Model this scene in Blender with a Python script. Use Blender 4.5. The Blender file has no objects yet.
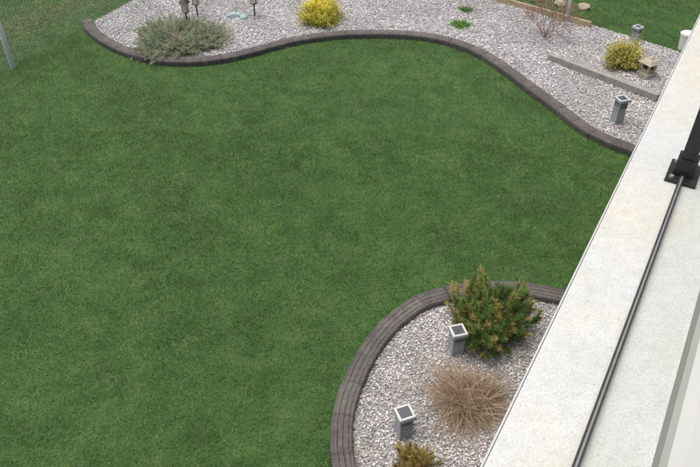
import bpy, math, random
import numpy as np
from mathutils import Vector
rng=np.random.default_rng(7); random.seed(7)
S=bpy.context.scene
H=4.6; F=690.0; PIT=math.radians(40)
def P(u,v,z=0.0):
    a=(u-350)/F; b=(233.5-v)/F
    d=np.array([a,math.cos(PIT)+b*math.sin(PIT),-math.sin(PIT)+b*math.cos(PIT)])
    t=(H-z)/(-d[2]); r=d*t
    return (round(float(r[0]),3),round(float(r[1]),3))
# ---------- materials
def new_mat(name):
    m=bpy.data.materials.new(name); m.use_nodes=True
    nt=m.node_tree; bs=nt.nodes['Principled BSDF']; return m,nt,bs
def N(nt,t,**k):
    n=nt.nodes.new(t)
    for a,b in k.items(): setattr(n,a,b)
    return n
def noise(nt,scale,detail=4,rough=.6,dist=0,vec=None):
    tc=N(nt,'ShaderNodeNewGeometry'); n=N(nt,'ShaderNodeTexNoise')
    n.inputs['Scale'].default_value=scale; n.inputs['Detail'].default_value=detail
    n.inputs['Roughness'].default_value=rough; n.inputs['Distortion'].default_value=dist
    src=tc.outputs['Position']
    if vec:
        mp=N(nt,'ShaderNodeMapping'); mp.inputs['Scale'].default_value=vec[0]; mp.inputs['Rotation'].default_value=(0,0,vec[1])
        nt.links.new(src,mp.inputs['Vector']); src=mp.outputs['Vector']
    nt.links.new(src,n.inputs['Vector']); return n
def ramp(nt,src,stops):
    r=N(nt,'ShaderNodeValToRGB'); e=r.color_ramp.elements
    while len(e)<len(stops): e.new(.5)
    for i,(p,c) in enumerate(stops):
        e[i].position=p; e[i].color=(*c,1)
    nt.links.new(src,r.inputs['Fac']); return r
def mixc(nt,mode,fac,a,b):
    m=N(nt,'ShaderNodeMix',data_type='RGBA',blend_type=mode)
    for s,i in ((fac,0),(a,6),(b,7)):
        if isinstance(s,bpy.types.NodeSocket): nt.links.new(s,m.inputs[i])
        elif i==0: m.inputs[0].default_value=s
        else: m.inputs[i].default_value=(*s,1)
    return m.outputs[2]
def bump(nt,bs,src,st,dist=.01):
    b=N(nt,'ShaderNodeBump'); b.inputs['Strength'].default_value=st; b.inputs['Distance'].default_value=dist
    nt.links.new(src,b.inputs['Height']); nt.links.new(b.outputs['Normal'],bs.inputs['Normal'])
def mat_plain(name,c1,c2,scale=30,rough=.7,bmp=.3,metal=0):
    m,nt,bs=new_mat(name); n=noise(nt,scale,6)
    r=ramp(nt,n.outputs['Fac'],[(.3,c1),(.7,c2)])
    nt.links.new(r.outputs['Color'],bs.inputs['Base Color'])
    bs.inputs['Roughness'].default_value=rough; bs.inputs['Metallic'].default_value=metal
    if bmp: bump(nt,bs,n.outputs['Fac'],bmp)
    return m
def mat_attr(name,rough=.6,trans=0.0,spec=.3,nscale=0):
    m,nt,bs=new_mat(name); a=N(nt,'ShaderNodeAttribute',attribute_name='Col')
    c=a.outputs['Color']
    if nscale:
        n=noise(nt,nscale,2); r=ramp(nt,n.outputs['Fac'],[(.3,(.8,.8,.8)),(.7,(1.15,1.15,1.15))])
        c=mixc(nt,'MULTIPLY',1.0,c,r.outputs['Color'])
    nt.links.new(c,bs.inputs['Base Color'])
    bs.inputs['Roughness'].default_value=rough; bs.inputs['Specular IOR Level'].default_value=spec
    if trans:
        t=N(nt,'ShaderNodeBsdfTranslucent'); nt.links.new(c,t.inputs['Color'])
        ms=N(nt,'ShaderNodeMixShader'); ms.inputs[0].default_value=trans
        o=nt.nodes['Material Output']
        nt.links.new(bs.outputs[0],ms.inputs[1]); nt.links.new(t.outputs[0],ms.inputs[2]); nt.links.new(ms.outputs[0],o.inputs['Surface'])
    return m
def soil_mat(name):
    m,nt,bs=new_mat(name)
    n2=noise(nt,3.0,3,.7,.5)
    r=ramp(nt,n2.outputs['Fac'],[(.32,(.036,.085,.020)),(.5,(.052,.120,.028)),(.70,(.085,.150,.045))])
    nt.links.new(r.outputs['Color'],bs.inputs['Base Color']); bs.inputs['Roughness'].default_value=.9
    bump(nt,bs,noise(nt,60,2).outputs['Fac'],.8,.03)
    return m
def vnoise(x,y,sc,seed):
    r=np.random.default_rng(seed); g=r.random((256,256)); a=seed*1.7
    X=(x*math.cos(a)-y*math.sin(a))*sc+100.3; Y=(x*math.sin(a)+y*math.cos(a))*sc+100.7
    i=np.floor(X).astype(int);j=np.floor(Y).astype(int);f=X-i;h=Y-j; f=f*f*(3-2*f);h=h*h*(3-2*h)
    i0,i1,j0,j1=i%256,(i+1)%256,j%256,(j+1)%256
    return (g[i0,j0]*(1-f)+g[i1,j0]*f)*(1-h)+(g[i0,j1]*(1-f)+g[i1,j1]*f)*h
def fbm(x,y,sc,oc,seed,pers=.6):
    s=0;w=1;t=0
    for k in range(oc): s=s+w*vnoise(x,y,sc*2.03**k,seed+k);t+=w;w*=pers
    return s/t
# ---------- mesh helpers
def mesh_np(name,V,loops,starts,cols,mats,matidx=None,smooth=False):
    me=bpy.data.meshes.new(name)
    me.vertices.add(len(V)); me.vertices.foreach_set('co',np.asarray(V,np.float32).ravel())
    me.loops.add(len(loops)); me.loops.foreach_set('vertex_index',np.asarray(loops,np.int32))
    me.polygons.add(len(starts)); me.polygons.foreach_set('loop_start',np.asarray(starts,np.int32))
    me.update(calc_edges=True)
    if cols is not None:
        ca=me.color_attributes.new('Col','FLOAT_COLOR','POINT')
        c4=np.ones((len(V),4),np.float32); c4[:,:3]=cols; ca.data.foreach_set('color',c4.ravel())
    for m in (mats if isinstance(mats,list) else [mats]): me.materials.append(m)
    if matidx is not None: me.polygons.foreach_set('material_index',np.asarray(matidx,np.int32))
    me.polygons.foreach_set('use_smooth',np.full(len(starts),smooth))
    me.validate(); o=bpy.data.objects.new(name,me); S.collection.objects.link(o); return o
class Soup:
    def __init__(s): s.V=[];s.L=[];s.St=[];s.C=[];s.nv=0;s.nl=0
    def add(s,V,faces,C):
        n,k,_=V.shape
        if C.ndim==2: C=np.repeat(C[:,None,:],k,1)
        s.V.append(V.reshape(-1,3)); s.C.append(C.reshape(-1,3))
        off=s.nv+np.arange(n)*k
        fl=np.concatenate([np.array(f) for f in faces]); sz=np.array([len(f) for f in faces])
        st=np.concatenate([[0],np.cumsum(sz)[:-1]])
        s.L.append((off[:,None]+fl[None]).ravel()); s.St.append((s.nl+np.arange(n)[:,None]*len(fl)+st[None]).ravel())
        s.nv+=n*k; s.nl+=n*len(fl)
    def build(s,name,mat,smooth=False):
        return mesh_np(name,np.concatenate(s.V),np.concatenate(s.L),np.concatenate(s.St),np.concatenate(s.C),mat,smooth=smooth)
def nrm(a): return a/np.maximum(np.linalg.norm(a,axis=-1,keepdims=True),1e-9)
def strands(sp,base,d,length,width,col,droop=0.0,tipcol=None):
    n=len(base); d=nrm(d); length=np.broadcast_to(length,(n,))[:,None]; width=np.broadcast_to(width,(n,))[:,None]
    lat=nrm(np.cross(d,rng.normal(size=(n,3))))*width*.5
    mid=base+d*length*.55; mid[:,2]-=0.25*droop*length[:,0]
    tip=base+d*length; tip[:,2]-=droop*length[:,0]
    V=np.stack([base-lat,base+lat,mid+lat*.8,mid-lat*.8,tip],1)
    C=np.repeat(col[:,None,:],5,1)
    if tipcol is not None: C[:,4]=tipcol; C[:,2:4]=(col+tipcol)[:,None]*.5
    sp.add(V,[(0,1,2,3),(3,2,4)],C)
def tubes(sp,A,B,ra,rb,col):
    n=len(A); d=nrm(B-A); u=nrm(np.cross(d,np.array([.31,.52,.79]))); w=np.cross(d,u)
    ra=np.broadcast_to(ra,(n,))[:,None];rb=np.broadcast_to(rb,(n,))[:,None]
    V=np.stack([A+u*ra,A+w*ra,A-u*ra,A-w*ra,B+u*rb,B+w*rb,B-u*rb,B-w*rb],1)
    sp.add(V,[(0,1,5,4),(1,2,6,5),(2,3,7,6),(3,0,4,7)],col)
def jit(c,n,s=.2): return np.array(c)[None]*(1+rng.normal(0,s,(n,1)))*(1+rng.normal(0,s*.3,(n,3)))
def catmull(pts,step):
    p=np.array(pts,float); p=np.vstack([2*p[0]-p[1],p,2*p[-1]-p[-2]]); out=[]
    for i in range(1,len(p)-2):
        t=np.linspace(0,1,30,endpoint=False)[:,None]
        a,b,c,d=p[i-1:i+3]
        out.append(.5*((2*b)+(-a+c)*t+(2*a-5*b+4*c-d)*t**2+(-a+3*b-3*c+d)*t**3))
    q=np.vstack(out+[p[-2:-1]]); s=np.concatenate([[0],np.cumsum(np.linalg.norm(np.diff(q,axis=0),axis=1))])
    u=np.arange(0,s[-1],step); q=np.stack([np.interp(u,s,q[:,i]) for i in range(2)],1)
    k=int(.25/step)|1
    if k>1:
        pad=np.vstack([np.repeat(q[:1],k//2,0),q,np.repeat(q[-1:],k//2,0)])
        q=np.stack([np.convolve(pad[:,i],np.ones(k)/k,'valid') for i in range(2)],1)
    return q
def normals2(q):
    t=np.gradient(q,axis=0); t/=np.linalg.norm(t,axis=1,keepdims=True); return np.stack([-t[:,1],t[:,0]],1)
def pip(x,y,poly):
    ins=np.zeros(len(x),bool); n=len(poly); j=n-1
    for i in range(n):
        xi,yi=poly[i];xj,yj=poly[j]
        if yi!=yj:
            ins^=((yi>y)!=(yj>y))&(x<(xj-xi)*(y-yi)/(yj-yi)+xi)
        j=i
    return ins
class Boxes:
    def __init__(s): s.v=[];s.f=[];s.m=[]
    def box(s,c,sz,m=0,top=(1,1),ax=None):
        x,y,z=sz[0]/2,sz[1]/2,sz[2]/2; i=len(s.v)
        for dz,tx,ty in((-z,1,1),(z,top[0],top[1])):
            for a,b in((-1,-1),(1,-1),(1,1),(-1,1)):
                pt=np.array([a*x*tx,b*y*ty,dz])
                if ax is not None: pt=pt[0]*ax[0]+pt[1]*ax[1]+pt[2]*ax[2]
                s.v.append(tuple(np.array(c)+pt))
        for f in((0,3,2,1),(4,5,6,7),(0,1,5,4),(1,2,6,5),(2,3,7,6),(3,0,4,7)): s.f.append(tuple(i+k for k in f)); s.m.append(m)
    def cyl(s,c,r0,r1,h,m=0,n=20):
        i=len(s.v)
        for z,r in((c[2],r0),(c[2]+h,r1)):
            for k in range(n):
                a=2*math.pi*k/n; s.v.append((c[0]+r*math.cos(a),c[1]+r*math.sin(a),z))
        for k in range(n): s.f.append((i+k,i+(k+1)%n,i+n+(k+1)%n,i+n+k)); s.m.append(m)
        s.f.append(tuple(i+n-1-k for k in range(n))); s.m.append(m); s.f.append(tuple(i+n+k for k in range(n))); s.m.append(m)
    def build(s,name,mats,loc=(0,0,0),rz=0,bev=.004,parent=None):
        me=bpy.data.meshes.new(name); me.from_pydata(s.v,[],s.f)
        for m in mats: me.materials.append(m)
        me.polygons.foreach_set('material_index',s.m); me.update()
        o=bpy.data.objects.new(name,me); S.collection.objects.link(o); o.location=loc; o.rotation_euler[2]=rz
        if bev:
            b=o.modifiers.new('b','BEVEL'); b.width=bev; b.segments=2; b.limit_method='ANGLE'
        if parent: o.parent=parent
        return o
# ---------- layout
far_c=[P(*p) for p in [(88,23),(91,31),(101,40),(120,51),(145,59),(170,63),(200,63),(235,58),(270,49),(300,42),(340,37),(380,36),(420,38),(455,45),(480,55),(500,67),(520,82),(540,97),(560,112),(580,128),(600,140),(630,152),(665,166)]]
near_c=[P(*p) for p in [(360,530),(349,495),(344,467),(342,440),(345,412),(352,388),(363,364),(379,340),(399,320),(421,306),(445,298),(470,294),(500,292),(530,294),(555,299),(585,306),(620,315)]]
names={'juniper':(180,42),'blue':(235,17),'gold':(321,22),'g1':(460,26),'g2':(466,11),'twig':(545,38),'sq1':(634,42),'lan':(646,76),'yb':(622,66),'b0':(549,60),'b1':(657,101),'sq2':(616,122),'fp1':(14,68),'fp2':(566,22),'pine':(488,330),'sq3':(455,352),'sq4':(403,434),'dry':(467,402),'sh':(414,474),'bucket':(683,50),'r1':(505,4),'r2':(590,28),'r3':(680,58)}
W={k:P(*v) for k,v in names.items()}
qf=catmull(far_c,.02); nf=normals2(qf); qn=catmull(near_c,.02); nn=normals2(qn)
back=[(5.6,8.6),(4.95,9.75),(2.75,11.8),(-1.5,15.4),(-2.4,14.6)]
def far_poly(off): return np.vstack([(qf+nf*off)[::4],[(5.2,7.0)],back])
def near_poly(off): return np.vstack([(qn-nn*off)[::4],[(4.5,5.3),(4.0,1.5),(.9,1.2)]])
far_in=far_poly(.07); far_out=far_poly(-.068); near_in=near_poly(.07); near_out=near_poly(-.068)
# ---------- ground + lawn
gm=soil_mat('lawn_soil')
gb=bpy.data.meshes.new('ground'); gb.from_pydata([(-300,-300,-.005),(300,-300,-.005),(300,300,-.005),(-300,300,-.005)],[],[(0,1,2,3)]); gb.materials.append(gm)
S.collection.objects.link(bpy.data.objects.new('ground',gb))
n=1650000
x=rng.uniform(-8.5,7.5,n); y=rng.uniform(1.6,15.5,n)
dz=np.array([.503,.864]); rr=np.array([.864,-.503])
k=(np.abs(x)<.515*(.766*y+2.96)+.9)&((x*rr[0]+y*rr[1])<.9)|((y>8.5)&(x>3)&(x<7.5))
k&=(y<7.5)|(rng.random(n)<.72)
x=x[k];y=y[k]
k=~(pip(x,y,far_out)|pip(x,y,near_out)); x=x[k];y=y[k]
n=len(x)
thick=fbm(x,y,5,3,31)
base=np.stack([x,y,np.full(n,-.006)],1); hgt=rng.uniform(.016,.031,n)*(.75+.5*thick)
az=rng.uniform(0,2*np.pi,n)+fbm(x,y,2.5,2,51)*4; lean=rng.uniform(.3,1.4,n)
tip=base+np.stack([np.cos(az)*lean*hgt,np.sin(az)*lean*hgt,hgt],1)
az2=az+np.pi/2+rng.normal(0,.5,n); w=rng.uniform(.0015,.0031,n)
lat=np.stack([np.cos(az2)*w,np.sin(az2)*w,np.zeros(n)],1)
V=np.stack([base-lat,base+lat,tip],1)
def sst(v,a,b): t=np.clip((v-a)/(b-a),0,1); return (t*t*(3-2*t))[:,None]
big=fbm(x,y,.45,3,3); mid=fbm(x,y,2.2,4,11,.65); fine=fbm(x,y,9,3,21,.7); stk=fbm(x*1.0+y*.5,y*.22-x*.1,2.6,3,41)
c=np.array([.088,.222,.044])*(1-sst(big,.3,.7))+np.array([.120,.255,.058])*sst(big,.3,.7)
c=c*(.78+.44*sst(mid,.32,.68)); c=c*(.88+.24*sst(stk,.3,.7)); c=c*(.82+.36*sst(fine,.3,.7))
yl=sst(mid*.45+fine*.55,.56,.74)*.5; c=c*(1-yl)+np.array([.25,.30,.12])*yl
yl=(rng.random((n,1))<.05)*.7; c=c*(1-yl)+np.array([.38,.36,.20])*yl
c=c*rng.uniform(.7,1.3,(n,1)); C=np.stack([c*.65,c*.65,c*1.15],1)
sp=Soup(); sp.add(V,[(0,1,2)],C); sp.build('lawn',mat_attr('grass_blades',.65,0,.2))
# ---------- gravel
def flat(name,poly,z,mat):
    me=bpy.data.meshes.new(name); me.from_pydata([(p[0],p[1],z) for p in poly],[],[tuple(range(len(poly)))]); me.materials.append(mat)
    o=bpy.data.objects.new(name,me); S.collection.objects.link(o); return o
gravel_bed=mat_plain('gravel_fines',(.20,.195,.19),(.50,.49,.48),130,.9,.8)
stone_m=mat_attr('gravel_stone',.75,0,.3,0)
ico=np.array([(0,0,1),(.894,0,.447),(.276,.851,.447),(-.724,.526,.447),(-.724,-.526,.447),(.276,-.851,.447),(.724,.526,-.447),(-.276,.851,-.447),(-.894,0,-.447),(-.276,-.851,-.447),(.724,-.526,-.447),(0,0,-1)])
icf=[(0,1,2),(0,2,3),(0,3,4),(0,4,5),(0,5,1),(1,6,2),(2,7,3),(3,8,4),(4,9,5),(5,10,1),(6,7,2),(7,8,3),(8,9,4),(9,10,5),(10,6,1)]
def gravel(name,poly,dens,smin,smax):
    poly=np.array(poly); lo=poly.min(0);hi=poly.max(0); n=int(np.prod(hi-lo)*dens)
    x=rng.uniform(lo[0],hi[0],n);y=rng.uniform(lo[1],hi[1],n); k=pip(x,y,poly)&((x*rr[0]+y*rr[1])<1.2); x=x[k];y=y[k];n=len(x)
    sz=smin+(smax-smin)*rng.random(n)**2.4
    sc=sz[:,None]*rng.uniform([.8,.6,.35],[1.25,1.0,.65],(n,3))
    V=ico[None]*(1+rng.uniform(-.22,.22,(n,12,1)))*sc[:,None]
    a=rng.uniform(0,6.28,n); t=rng.uniform(-.5,.5,n)
    ca,sa=np.cos(a)[:,None],np.sin(a)[:,None]; ct,st=np.cos(t)[:,None],np.sin(t)[:,None]
    X,Y,Z=V[...,0],V[...,1],V[...,2]
    Y,Z=Y*ct-Z*st,Y*st+Z*ct; X,Y=X*ca-Y*sa,X*sa+Y*ca
    V=np.stack([X+x[:,None],Y+y[:,None],Z+(.009+rng.uniform(0,.011,n))[:,None]],-1)
    pal=np.array([(.70,.695,.69),(.53,.525,.53),(.39,.385,.39),(.20,.20,.21),(.46,.41,.37),(.82,.81,.80)])
    pch=fbm(x,y,3,3,61)
    idx=rng.choice(6,n,p=[.28,.27,.17,.11,.06,.11])
    cc=pal[idx]*rng.uniform(.88,1.12,(n,1))*(.88+.24*sst(pch,.3,.7))
    sp=Soup(); sp.add(V,icf,np.minimum(cc,.85)); o=sp.build(name,stone_m)
    b=flat('bed_base',poly,.006,gravel_bed); b.parent=o
gravel('gravel_bed',far_in,2900,.007,.016)
gravel('gravel_bed',near_in,7500,.0045,.0125)
# ---------- curbs
def curb_mat():
    m,nt,bs=new_mat('stained_concrete'); a=N(nt,'ShaderNodeAttribute',attribute_name='Col')
    n=noise(nt,9,6,.7); r=ramp(nt,n.outputs['Fac'],[(.3,(.72,.72,.72)),(.7,(1.35,1.35,1.33))])
    n2=noise(nt,160,3); r2=ramp(nt,n2.outputs['Fac'],[(.3,(.7,.7,.7)),(.7,(1.3,1.3,1.3))])
    c=mixc(nt,'MULTIPLY',1.0,a.outputs['Color'],r.outputs['Color']); c=mixc(nt,'MULTIPLY',1.0,c,r2.outputs['Color'])
    nt.links.new(c,bs.inputs['Base Color']); bs.inputs['Roughness'].default_value=.8
    bump(nt,bs,n2.outputs['Fac'],.5,.006); return m
cm=curb_mat()
def curb(name,q,nr,flip):
    prof=[(-.092,-.03),(-.091,.045),(-.086,.068),(-.068,.076),(-.040,.079),(-.034,.074),(-.028,.080),(.004,.081),(.010,.076),(.016,.080),(.045,.079),(.051,.074),(.057,.077),(.074,.073),(.083,.06),(.086,-.02)]
    groove={5,8,11}
    m=len(q); s=np.arange(m)*.02; V=[];C=[]
    jp=[];p=.2
    while p<s[-1]: jp.append(p); p+=random.uniform(.22,.42)
    jp=np.array(jp); jd=np.abs(s[:,None]-jp[None]).min(1); deep=np.array([random.uniform(.3,1) for _ in jp])[np.abs(s[:,None]-jp[None]).argmin(1)]
    tone=np.array([random.uniform(.88,1.12) for _ in range(len(jp)+1)])[np.searchsorted(jp,s)]
    wob=np.cumsum(rng.normal(0,.0008,m)); wob-=np.linspace(wob[0],wob[-1],m)
    for i in range(m):
        j=jd[i]<.0101
        for k,(o,h) in enumerate(prof):
            hh=h-(.007*deep[i] if j and h>.04 else 0)+rng.normal(0,.0012)
            oo=o+wob[i]+rng.normal(0,.001)
            pt=q[i]+(-nr[i] if flip else nr[i])*oo
            V.append((pt[0],pt[1],hh))
            b=np.array((.122,.111,.105))*tone[i]
            if k<4: b=b*.75  # lawn-facing side: its shade is put into the vertex colour
            if j: b=b*(1-.5*deep[i])  # joints and grooves: recess shade painted in on top of the relief
            elif k in groove: b=b*.62
            C.append(b*random.uniform(.9,1.1))
    L=[];k=len(prof)
    for i in range(m-1):
        for j in range(k-1):
            a=i*k+j; f=(a,a+1,a+k+1,a+k); L+= f[::-1] if not flip else f
    nF=(m-1)*(k-1); st=list(np.arange(nF)*4)
    for i0 in (0,(m-1)*k):
        st.append(len(L)); L+=list(range(i0,i0+k))
    return mesh_np(name,np.array(V),L,st,np.array(C),cm)
curb('concrete_edging',qf,nf,False); curb('concrete_edging',qn,nn,True)
# ---------- plants
fol=mat_attr('foliage',.6,.25); woodm=mat_attr('twigs',.85)
def needle_bush(name,c,rx,h,shoots,needles,nl,green,tipc,tipfrac,nw=.003,flatk=1.0,stem=(.10,.065,.04),rand=.2):
    sp=Soup(); cx,cy=c
    d=nrm(rng.normal(size=(shoots,3))*np.array([1,1,.7*flatk])+np.array([0,0,.45*flatk])); d[:,2]=np.abs(d[:,2])
    lump=1+.18*np.sin(3*np.arctan2(d[:,1],d[:,0])+1.3)+.10*rng.normal(size=shoots)
    r=rng.uniform(.4,1,shoots)*lump
    end=np.stack([cx+d[:,0]*rx*r,cy+d[:,1]*rx*r,.05+d[:,2]*h*r],1)
    root=np.stack([cx+rng.normal(0,.05,shoots),cy+rng.normal(0,.05,shoots),np.full(shoots,.01)],1)
    tubes(sp,root,end,.006,.0025,jit(stem,shoots))
    sd=nrm(nrm(end-root)*.8+np.array([0,0,.5*flatk])+rng.normal(0,rand,(shoots,3)))
    sl=rng.uniform(.08,.15,shoots)*rx/.36
    t=rng.random((shoots,needles)); B=end[:,None]+sd[:,None]*(t*sl[:,None]-.03)[...,None]
    nd=nrm(rng.normal(size=(shoots,needles,3)))*.75+sd[:,None]*(.5+.5*t[...,None])
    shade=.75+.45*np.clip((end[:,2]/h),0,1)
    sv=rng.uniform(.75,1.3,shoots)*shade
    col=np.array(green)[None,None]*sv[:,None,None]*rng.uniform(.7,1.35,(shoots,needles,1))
    tipm=(rng.random(shoots)<tipfrac)
    tm=tipm[:,None]&(rng.random((shoots,needles))<(.35+.5*t))
    col=np.where(tm[...,None],np.array(tipc)*rng.uniform(.6,1.3,(shoots,needles,1)),col)
    B=B.reshape(-1,3); B[:,2]=np.maximum(B[:,2],.02)
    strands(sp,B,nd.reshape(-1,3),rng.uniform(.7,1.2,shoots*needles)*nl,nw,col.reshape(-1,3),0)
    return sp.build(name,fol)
def leaf_bush(name,c,rx,h,twigs,leaves,ls,colA,colB,ry=None):
    sp=Soup(); ry=ry or rx; cx,cy=c
    d=nrm(rng.normal(size=(twigs,3))+np.array([0,0,.4])); d[:,2]=np.abs(d[:,2])
    r=rng.uniform(.6,1.05,twigs)*(1+.2*np.sin(4*np.arctan2(d[:,1],d[:,0])))
    end=np.stack([cx+d[:,0]*rx*r,cy+d[:,1]*ry*r,.04+d[:,2]*h*r],1); root=np.tile([cx,cy,.01],(twigs,1))+rng.normal(0,.03,(twigs,3))*[1,1,0]
    tubes(sp,root,end,.005,.002,jit((.13,.08,.04),twigs))
    t=rng.uniform(.55,1.08,(twigs,leaves)); B=root[:,None]+(end-root)[:,None]*t[...,None]+rng.normal(0,.025,(twigs,leaves,3))
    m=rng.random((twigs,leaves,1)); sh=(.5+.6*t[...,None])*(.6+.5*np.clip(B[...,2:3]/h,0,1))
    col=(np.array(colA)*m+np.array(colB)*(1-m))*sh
    B[...,2]=np.maximum(B[...,2],.02)
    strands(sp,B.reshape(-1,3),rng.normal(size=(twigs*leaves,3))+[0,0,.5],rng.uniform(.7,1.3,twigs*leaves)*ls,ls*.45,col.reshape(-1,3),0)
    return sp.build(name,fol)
def grass_clump(name,c,rad,n,lmin,lmax,cols,w=.003,up=.5,chaos=.5):
    sp=Soup(); a=rng.uniform(0,6.28,n); rr_=rad*.6*np.sqrt(rng.random(n))
    base=np.stack([c[0]+np.cos(a)*rr_,c[1]+np.sin(a)*rr_,np.full(n,.01)],1)
    a2=a+rng.normal(0,chaos,n); el=rng.exponential(.8,n)*up*2+.1
    d=np.stack([np.cos(a2),np.sin(a2),el],1)
    L=rng.uniform(lmin,lmax,n)*(1+.25*np.sin(a2*3+.7))*(1+.2*rng.normal(size=n)); L=np.clip(L,lmin*.5,lmax*1.5)
    cc=np.array(cols)[rng.integers(0,len(cols),n)]*rng.uniform(.65,1.2,(n,1))
    d=nrm(d); lat=nrm(np.cross(d,rng.normal(size=(n,3))))*w*.5
    bendv=rng.normal(0,.25,(n,3)); bendv[:,2]=0
    pts=[]; dr=rng.uniform(.1,.6,n)
    for t in (0,.33,.66,1):
        p=base+d*(L*t)[:,None]+bendv*(L*t*t)[:,None]; p[:,2]-=dr*L*t*t; p[:,2]=np.maximum(p[:,2],.015+.02*rng.random(n)); pts.append(p)
    V=np.stack([pts[0]-lat,pts[0]+lat,pts[1]-lat,pts[1]+lat,pts[2]-lat*.8,pts[2]+lat*.8,pts[3]],1)
    sp.add(V,[(0,1,3,2),(2,3,5,4),(4,5,6)],cc); return sp.build(name,fol)
def twig_shrub(name,c,h,n,col,spread=.5):
    sp=Soup()
    A=np.tile([c[0],c[1],.0],(n,1))+rng.normal(0,.02,(n,3))*[1,1,0]
    d=nrm(np.stack([rng.normal(0,spread,n),rng.normal(0,spread,n),np.ones(n)],1)); B=A+d*h*rng.uniform(.4,.6,(n,1))
    tubes(sp,A,B,.006,.004,jit(col,n))
    for _ in range(3):
        m=3; A2=np.repeat(B,m,0); dd=nrm(np.repeat(d,m,0)+rng.normal(0,.4,(len(A2),3)))
        B2=A2+dd*h*rng.uniform(.12,.3,(len(A2),1)); tubes(sp,A2,B2,.003,.0015,jit(col,len(A2))); B,d=B2,dd
    return sp.build(name,woodm)
needle_bush('mugo_pine',W['pine'],.35,.38,320,130,.055,(.17,.26,.075),(.60,.49,.19),.36,.0036,1,(.20,.13,.08))
grass_clump('dry_ornamental_grass',W['dry'],.24,3600,.13,.35,[(.60,.47,.34),(.46,.34,.24),(.72,.61,.47),(.38,.27,.18)],.0032,.45,1.3)
needle_bush('golden_cypress_shrub',W['sh'],.17,.22,130,80,.035,(.36,.30,.10),(.58,.43,.16),.6)
needle_bush('juniper_shrub',W['juniper'],.62,.09,900,60,.040,(.33,.38,.25),(.48,.49,.36),.35,.006,.25,(.28,.26,.19),.35)
leaf_bush('golden_shrub',W['gold'],.34,.38,260,60,.028,(.86,.77,.14),(.74,.69,.14))
leaf_bush('yellow_green_shrub',W['yb'],.30,.32,130,50,.028,(.68,.58,.15),(.42,.44,.13))
grass_clump('perennial_tuft',W['g1'],.15,500,.06,.13,[(.17,.36,.08),(.24,.42,.11)],.010,.5)
grass_clump('perennial_tuft',W['g2'],.10,250,.05,.12,[(.12,.26,.08),(.18,.32,.10)],.008,.5)
twig_shrub('bare_twig_shrub',W['twig'],.55,11,(.30,.18,.14),.45)
# loose dead leaves and straw lying on the near bed and around the grass clump
def litter(name,c,spread,n,L,w,cols):
    sp=Soup(); b=np.array(c)+rng.normal(0,spread,(n,2)); k=pip(b[:,0],b[:,1],near_poly(.1)); b=b[k]; n=len(b)
    base=np.concatenate([b,np.full((n,1),.030)],1)
    strands(sp,base,rng.normal(size=(n,3))*[1,1,.08],rng.uniform(.4,1,n)*L,w,np.array(cols)[rng.integers(0,len(cols),n)],0); return sp.build(name,fol)
litter('straw_litter',W['dry'],.32,380,.09,.003,[(.50,.40,.28),(.36,.26,.17)])
litter('needle_litter',W['pine'],.34,260,.05,.003,[(.34,.22,.12),(.24,.15,.09)])
# ---------- lights etc
grey=mat_plain('grey_plastic',(.26,.29,.30),(.36,.39,.40),60,.55,.2)
lgrey=mat_plain('light_frame',(.55,.57,.56),(.68,.70,.69),60,.5,.1)
dark=mat_plain('solar_cell',(.06,.066,.075),(.11,.12,.13),40,.2,0)
lens=mat_plain('frosted_lens',(.20,.22,.22),(.32,.34,.34),50,.3,0)
black=mat_plain('black_metal',(.012,.012,.013),(.025,.025,.027),50,.45,.1)
cream=mat_plain('cream_glass',(.68,.64,.50),(.78,.74,.60),20,.4,0)
def solar(c,rz,s=1.0,h=.26):
    b=Boxes(); w=.105*s
    b.box((0,0,h*.3),(w,w,h*.6),0,(.92,.92)); b.box((0,0,h*.615),(w*1.04,w*1.04,.012),0)
    for a in(-1,1):
        for e in(-1,1): b.box((a*w*.42,e*w*.42,h*.76),(w*.14,w*.14,h*.28),0)
    b.box((0,0,h*.76),(w*.74,w*.74,h*.28),2)
    for z in(.69,.75,.81): b.box((0,0,h*z),(w*.92,w*.92,.006),0)
    b.box((0,0,h*.93),(w*1.3,w*1.3,.028),0,(.94,.94))
    z=h*.93+.017
    for a in(-1,1):
        b.box((a*w*.5,0,z),(w*.16,w*1.16,.008),1); b.box((0,a*w*.5,z),(w*.84,w*.16,.008),1)
    b.box((0,0,z-.001),(w*.83,w*.83,.005),3)
    return b.build('solar_path_light',[grey,lgrey,lens,dark],(c[0],c[1],.01),rz,.003)
solar(W['sq3'],.25,1.05,.27); solar(W['sq4'],.35,1.05,.27); solar(W['sq2'],.3,1.15,.34); solar(W['sq1'],.6,1.0,.24)
def lantern(c):
    b=Boxes(); b.cyl((0,0,0),.012,.012,.22,0,10); b.cyl((0,0,.21),.04,.06,.02,0); b.cyl((0,0,.23),.05,.07,.15,1)
    for k in range(4):
        a=k*math.pi/2+.8; b.box((.065*math.cos(a),.065*math.sin(a),.305),(.008,.008,.15),0)
    b.cyl((0,0,.38),.09,.03,.05,0); b.cyl((0,0,.43),.015,.006,.03,0,10)
    return b.build('path_lantern',[black,cream],(c[0],c[1],.01),0,.002)
lantern(P(188,26)); lantern(P(255,17)); lantern(P(198,18))
tanst=mat_plain('tan_cast_stone',(.36,.32,.24),(.52,.47,.37),25,.85,.5)
b=Boxes(); b.box((0,0,.03),(.20,.20,.06),0); b.box((0,0,.08),(.13,.13,.05),0)
for a in(-1,1):
    for e in(-1,1): b.box((a*.06,e*.06,.15),(.035,.035,.10),0)
b.box((0,0,.15),(.09,.09,.10),1); b.box((0,0,.225),(.24,.24,.05),0,(.6,.6)); b.box((0,0,.265),(.10,.10,.035),0,(.5,.5))
b.build('stone_garden_lantern',[tanst,black],(*W['lan'],.01),.5,.006)
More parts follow.
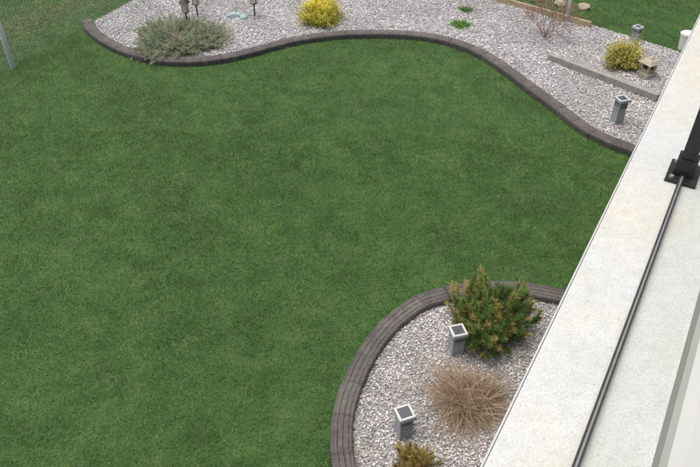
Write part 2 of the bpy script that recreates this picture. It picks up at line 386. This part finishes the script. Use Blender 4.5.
timb=mat_plain('weathered_timber',(.24,.235,.22),(.38,.365,.34),14,.85,.5)
def timber(name,A,B,w,h,mat,z=.0):
    A=np.array(A);B=np.array(B);d=B-A;L=np.linalg.norm(d); b=Boxes(); b.box((0,0,h/2),(L,w,h))
    return b.build(name,[mat],((A[0]+B[0])/2,(A[1]+B[1])/2,z),math.atan2(d[1],d[0]),.006)
timber('landscape_timber',W['b0'],W['b1'],.10,.09,timb,.015)
tanwood=mat_plain('cedar_board',(.36,.28,.17),(.52,.42,.28),10,.8,.4)
def rock(name,c,s,mat,seed):
    import bmesh
    r=random.Random(seed); bm=bmesh.new(); bmesh.ops.create_icosphere(bm,subdivisions=3,radius=1)
    pl=[(Vector((r.gauss(0,1),r.gauss(0,1),r.gauss(0,1))).normalized(),r.uniform(.6,.9)) for _ in range(9)]
    for v in bm.verts:
        for nn_,dd in pl:
            e=v.co.dot(nn_)-dd
            if e>0: v.co-=nn_*e*.9
        v.co=Vector((v.co.x*s[0],v.co.y*s[1],v.co.z*s[2]))
    me=bpy.data.meshes.new(name); bm.to_mesh(me); bm.free(); me.materials.append(mat)
    o=bpy.data.objects.new(name,me); S.collection.objects.link(o); o.location=(c[0],c[1],s[2]*.6); return o
blue=mat_plain('pale_blue_stone',(.26,.38,.38),(.40,.50,.50),18,.7,.5)
rock('decorative_stone',W['blue'],(.13,.10,.05),blue,3); rock('decorative_stone',(W['blue'][0]+.16,W['blue'][1]-.05),(.08,.08,.04),blue,5)
rockm=mat_plain('field_stone',(.36,.30,.22),(.54,.46,.35),12,.85,.6)
for i,(u,v,s) in enumerate([(520,-3,.16),(537,1,.13),(552,-2,.17),(560,6,.12),(583,9,.12)]): rock('field_stone',P(u,v),(s,s*.8,s*.5),rockm,20+i)
wh=mat_plain('white_plastic',(.70,.71,.70),(.78,.79,.78),8,.45,0)
b=Boxes(); b.cyl((0,0,0),.08,.10,.24,0,28); b.cyl((0,0,.235),.11,.11,.02,0,28); b.cyl((0,0,.256),.10,.095,.012,0,28)
b.build('white_pail',[wh],(*W['bucket'],.01),0,.002)
# fence
galv=mat_plain('galvanised_steel',(.40,.42,.41),(.52,.54,.53),30,.5,0,0)
def chain_fence(A,B,h=1.2,posts=3):
    A=np.array(A,float);B=np.array(B,float);d=B-A;L=np.linalg.norm(d);d/=L
    e=bpy.data.objects.new('chain_link_fence',None); S.collection.objects.link(e)
    g=jit((.36,.37,.36),1,.0)
    sp=Soup(); st=.075; ks=np.arange(-h,L,st); a=[];b=[]
    for k0 in ks:
        for sg in(1,-1):
            s0,s1=(k0,k0+h); z0,z1=(.04,h) if sg>0 else (h,.04)
            t0=max(0,-s0/(s1-s0)); t1=min(1,(L-s0)/(s1-s0))
            if t1<=t0: continue
            for t,l in((t0,a),(t1,b)):
                s=s0+(s1-s0)*t; l.append((*(A+d*s),z0+(z1-z0)*t))
    a=np.array(a);b=np.array(b); tubes(sp,a,b,.0012,.0012,np.repeat(g,len(a),0))
    o=sp.build('wire_mesh',galv); o.parent=e
    bx=Soup(); pp=[A+d*L*i/(posts-1) for i in range(posts)]
    def pole(p,q,r):
        n=12; p=np.array(p,float);q=np.array(q,float); dd=nrm(q-p); u=nrm(np.cross(dd,[.3,.5,.81])); w=np.cross(dd,u)
        an=np.arange(n)*2*math.pi/n; ring=np.outer(np.cos(an),u)+np.outer(np.sin(an),w)
        V=np.vstack([p+ring*r,q+ring*r])[None]; bx.add(V,[(i,(i+1)%n,n+(i+1)%n,n+i) for i in range(n)]+[tuple(range(n,2*n))],g)
    for p in pp: pole((*p,-.05),(*p,h+.04),.03)
    pole((*A,h),(*B,h),.02)
    o=bx.build('posts_and_rail',galv,True); o.parent=e
fp=np.array(W['fp1']); cor=np.array([-1.75,15.55])
chain_fence(fp,cor,1.2,3)
chain_fence(fp-(cor-fp)/np.linalg.norm(cor-fp)*6,fp-(cor-fp)/np.linalg.norm(cor-fp)*.02,1.2,3)
chain_fence(W['fp2'],cor,1.2,4)
timber('cedar_edging_board',(W['r1'][0]-.6,W['r1'][1]+.5),W['r2'],.05,.10,tanwood)
def fringe(name,A,B,n,spread):
    sp=Soup(); A=np.array(A);B=np.array(B); t=rng.random(n)[:,None]; b=A+(B-A)*t+rng.normal(0,spread,(n,2))
    base=np.concatenate([b,np.zeros((n,1))],1); cols=np.array([(.40,.35,.19),(.26,.32,.12),(.18,.30,.08),(.46,.40,.24)])[rng.integers(0,4,n)]
    strands(sp,base,rng.normal(size=(n,3))*[1,1,.4]+[0,0,.6],rng.uniform(.05,.12,n),.006,cols,.2); return sp.build(name,fol)
fringe('dry_grass_strip',fp+[-.9,.5],cor+[-.9,0],8000,.32)
fringe('dry_grass_strip',np.array(W['r1'])+[-.3,.9],np.array(W['r2'])+[.0,.6],3500,.2)
# ---------- deck / railing / house
phi=math.atan2(dz[1],dz[0])
ZD=3.3
def deckmat():
    m,nt,bs=new_mat('deck_vinyl'); n=noise(nt,170,3,.85); n2=noise(nt,1.7,4,.6); n3=noise(nt,30,4,.7); n4=noise(nt,7,5,.7)
    r=ramp(nt,n.outputs['Fac'],[(.32,(.44,.46,.45)),(.46,(.64,.655,.645)),(.75,(.76,.77,.76))])
    r2=ramp(nt,n2.outputs['Fac'],[(.42,(.98,1,1)),(.62,(1.04,1.0,.89))])  # cream patches: soft reflections painted into the vinyl colour
    r3=ramp(nt,n3.outputs['Fac'],[(.3,(.88,.88,.87)),(.6,(1,1,1))])
    r4=ramp(nt,n4.outputs['Fac'],[(.3,(.93,.93,.91)),(.55,(1,1,1))])
    c=mixc(nt,'MULTIPLY',1.0,r.outputs['Color'],r2.outputs['Color']); c=mixc(nt,'MULTIPLY',1.0,c,r3.outputs['Color']); c=mixc(nt,'MULTIPLY',1.0,c,r4.outputs['Color'])
    nt.links.new(c,bs.inputs['Base Color']); bs.inputs['Roughness'].default_value=.55
    bump(nt,bs,n.outputs['Fac'],.35,.003); return m
dm=deckmat(); wtrim=mat_plain('white_trim',(.66,.67,.66),(.74,.75,.74),10,.5,.05)
def dl(s,p,z): return (s,-p,z)
deck=bpy.data.objects.new('deck',None); S.collection.objects.link(deck); deck.rotation_euler[2]=phi
D=H-ZD; pe=-.126*D; pr=.007*D
b=Boxes(); s0,s1=-4,8.5; pc=(pe+.006+2.9)/2
b.box(dl((s0+s1)/2,pc,ZD-.06),(s1-s0,2.9-pe-.006,.12)); b.build('deck_floor',[dm],bev=.005,parent=deck)
flash=mat_plain('edge_flashing',(.50,.52,.51),(.58,.60,.59),20,.45,.05)
b=Boxes(); b.box(dl((s0+s1)/2,pe+.0025,ZD-.032),(s1-s0,.005,.06)); b.build('drip_edge',[flash],bev=.001,parent=deck)
b=Boxes(); b.box(dl((s0+s1)/2,pe+.045,ZD-.26),(s1-s0,.05,.27))
b.box(dl((s0+s1)/2,1.6,ZD-.24),(s1-s0,.1,.23))
for s in(-3.5,0.2,3.9,7.9): b.box(dl(s,.35,(ZD-.125)/2),(.14,.14,ZD-.13))
b.build('fascia_and_posts',[wtrim],bev=.005,parent=deck)
rail=bpy.data.objects.new('glass_railing',None); S.collection.objects.link(rail); rail.rotation_euler[2]=phi
rubber=mat_plain('grey_gasket',(.22,.23,.23),(.28,.29,.29),40,.6,0)
dbz=mat_plain('dark_anodised',(.028,.028,.030),(.05,.05,.053),50,.45,.1)
b=Boxes()
b.box(dl(2.2,pr-.0055,ZD+.010),(12.4,.0040,.018),2); b.box(dl(2.2,pr+.0055,ZD+.010),(12.4,.0040,.018),2); b.box(dl(2.2,pr,ZD+.008),(12.4,.0066,.014),1)
for s in(-3.2,-.6,2.14,4.7,7.3):
    b.box(dl(s,pr+.0,ZD+.0065),(.13,.095,.012),0); b.box(dl(s,pr+.0,ZD+.04),(.062,.062,.06),0)
    b.box(dl(s,pr+.0,ZD+.53),(.045,.045,1.06),0)
    for a in(-1,1): b.cyl(dl(s+a*.048,pr-.03,ZD+.012),.009,.007,.008,1,8)
b.build('posts_and_channel',[black,rubber,dbz],bev=.001,parent=rail)
railg=mat_plain('aluminium_rail',(.47,.49,.46),(.52,.54,.51),8,.5,0)
b=Boxes(); b.box(dl(2.2,.024+.03,4.395),(12.4,.06,.03)); b.build('handrail',[railg],bev=.006,parent=rail)
gl=bpy.data.materials.new('glass_pane'); gl.use_nodes=True; nt=gl.node_tree; nt.nodes.remove(nt.nodes['Principled BSDF'])
tr=N(nt,'ShaderNodeBsdfTransparent'); tr.inputs[0].default_value=(.965,.985,.975,1); gs=N(nt,'ShaderNodeBsdfGlossy'); gs.inputs['Roughness'].default_value=.05
ms=N(nt,'ShaderNodeMixShader'); ms.inputs[0].default_value=.06
nt.links.new(tr.outputs[0],ms.inputs[1]); nt.links.new(gs.outputs[0],ms.inputs[2]); nt.links.new(ms.outputs[0],nt.nodes['Material Output'].inputs['Surface'])
me=bpy.data.meshes.new('glass_panel'); fs=[];vs=[]
for a,c_ in((-3.17,-.63),(-.57,2.11),(2.17,4.67),(4.73,7.27)):
    i=len(vs); vs+=[dl(a,pr,ZD+.018),dl(c_,pr,ZD+.018),dl(c_,pr+.014,4.379),dl(a,pr+.014,4.379)]; fs.append((i,i+1,i+2,i+3))
me.from_pydata(vs,[],fs); me.materials.append(gl); o=bpy.data.objects.new('glass_panel',me); S.collection.objects.link(o); o.parent=rail
house=bpy.data.objects.new('house',None); S.collection.objects.link(house); house.rotation_euler[2]=phi
sid=mat_plain('vinyl_siding',(.50,.48,.43),(.56,.54,.49),6,.7,.1); roofm=mat_plain('asphalt_shingles',(.05,.05,.05),(.11,.10,.10),30,.9,.5); winm=mat_plain('window_glass',(.03,.04,.05),(.05,.06,.07),3,.1,0)
b=Boxes(); b.box(dl(2,6.0,3.1),(14,6,6.2))
for z in np.arange(.15,6.1,.2): b.box(dl(2,2.99,z),(14,.03,.17))
b.build('walls',[sid],bev=0,parent=house)
b=Boxes()
for s in(-2.5,1.5,6):
    b.box(dl(s,2.965,1.5),(1.5,.04,1.2),0); b.box(dl(s,2.955,1.5),(1.3,.04,1.0),1)
    b.box(dl(s,2.965,ZD+1.06),(1.7,.04,2.1),0); b.box(dl(s,2.955,ZD+1.06),(1.5,.04,1.9),1)
b.build('windows_and_doors',[wtrim,winm],bev=.005,parent=house)
me=bpy.data.meshes.new('roof'); me.from_pydata([dl(-5.4,2.5,6.21),dl(9.4,2.5,6.21),dl(9.4,6,8),dl(-5.4,6,8),dl(-5.4,9.5,6.21),dl(9.4,9.5,6.21)],[],[(0,1,2,3),(3,2,5,4),(0,3,4),(1,5,2),(0,4,5,1)]); me.materials.append(roofm)
o=bpy.data.objects.new('roof',me); S.collection.objects.link(o); o.parent=house
# ---------- light
sd=nrm(np.array([-.25,.08,1.0]))
el=math.asin(sd[2]); azm=math.atan2(sd[0],sd[1])
w=bpy.data.worlds.new('World'); S.world=w; w.use_nodes=True; nt=w.node_tree
sky=N(nt,'ShaderNodeTexSky',sky_type='NISHITA'); sky.sun_disc=False; sky.sun_elevation=el; sky.sun_rotation=azm; sky.dust_density=6; sky.air_density=1.0; sky.ozone_density=1
bg=nt.nodes['Background']; bg.inputs['Strength'].default_value=.15; nt.links.new(sky.outputs[0],bg.inputs[0])
l=bpy.data.lights.new('sun','SUN'); l.energy=1.9; l.angle=math.radians(75); l.color=(1,.94,.85)
o=bpy.data.objects.new('sun',l); S.collection.objects.link(o); o.rotation_euler=Vector(-sd).to_track_quat('-Z','Y').to_euler()
cam=bpy.data.cameras.new('camera'); cam.sensor_width=36; cam.lens=36*F/700; cam.clip_start=.02; cam.clip_end=1000
o=bpy.data.objects.new('camera',cam); S.collection.objects.link(o); o.location=(0,0,H); o.rotation_euler=(math.radians(90)-PIT,0,0); S.camera=o
S.view_settings.view_transform='Standard'; S.view_settings.look='None'; S.view_settings.exposure=0
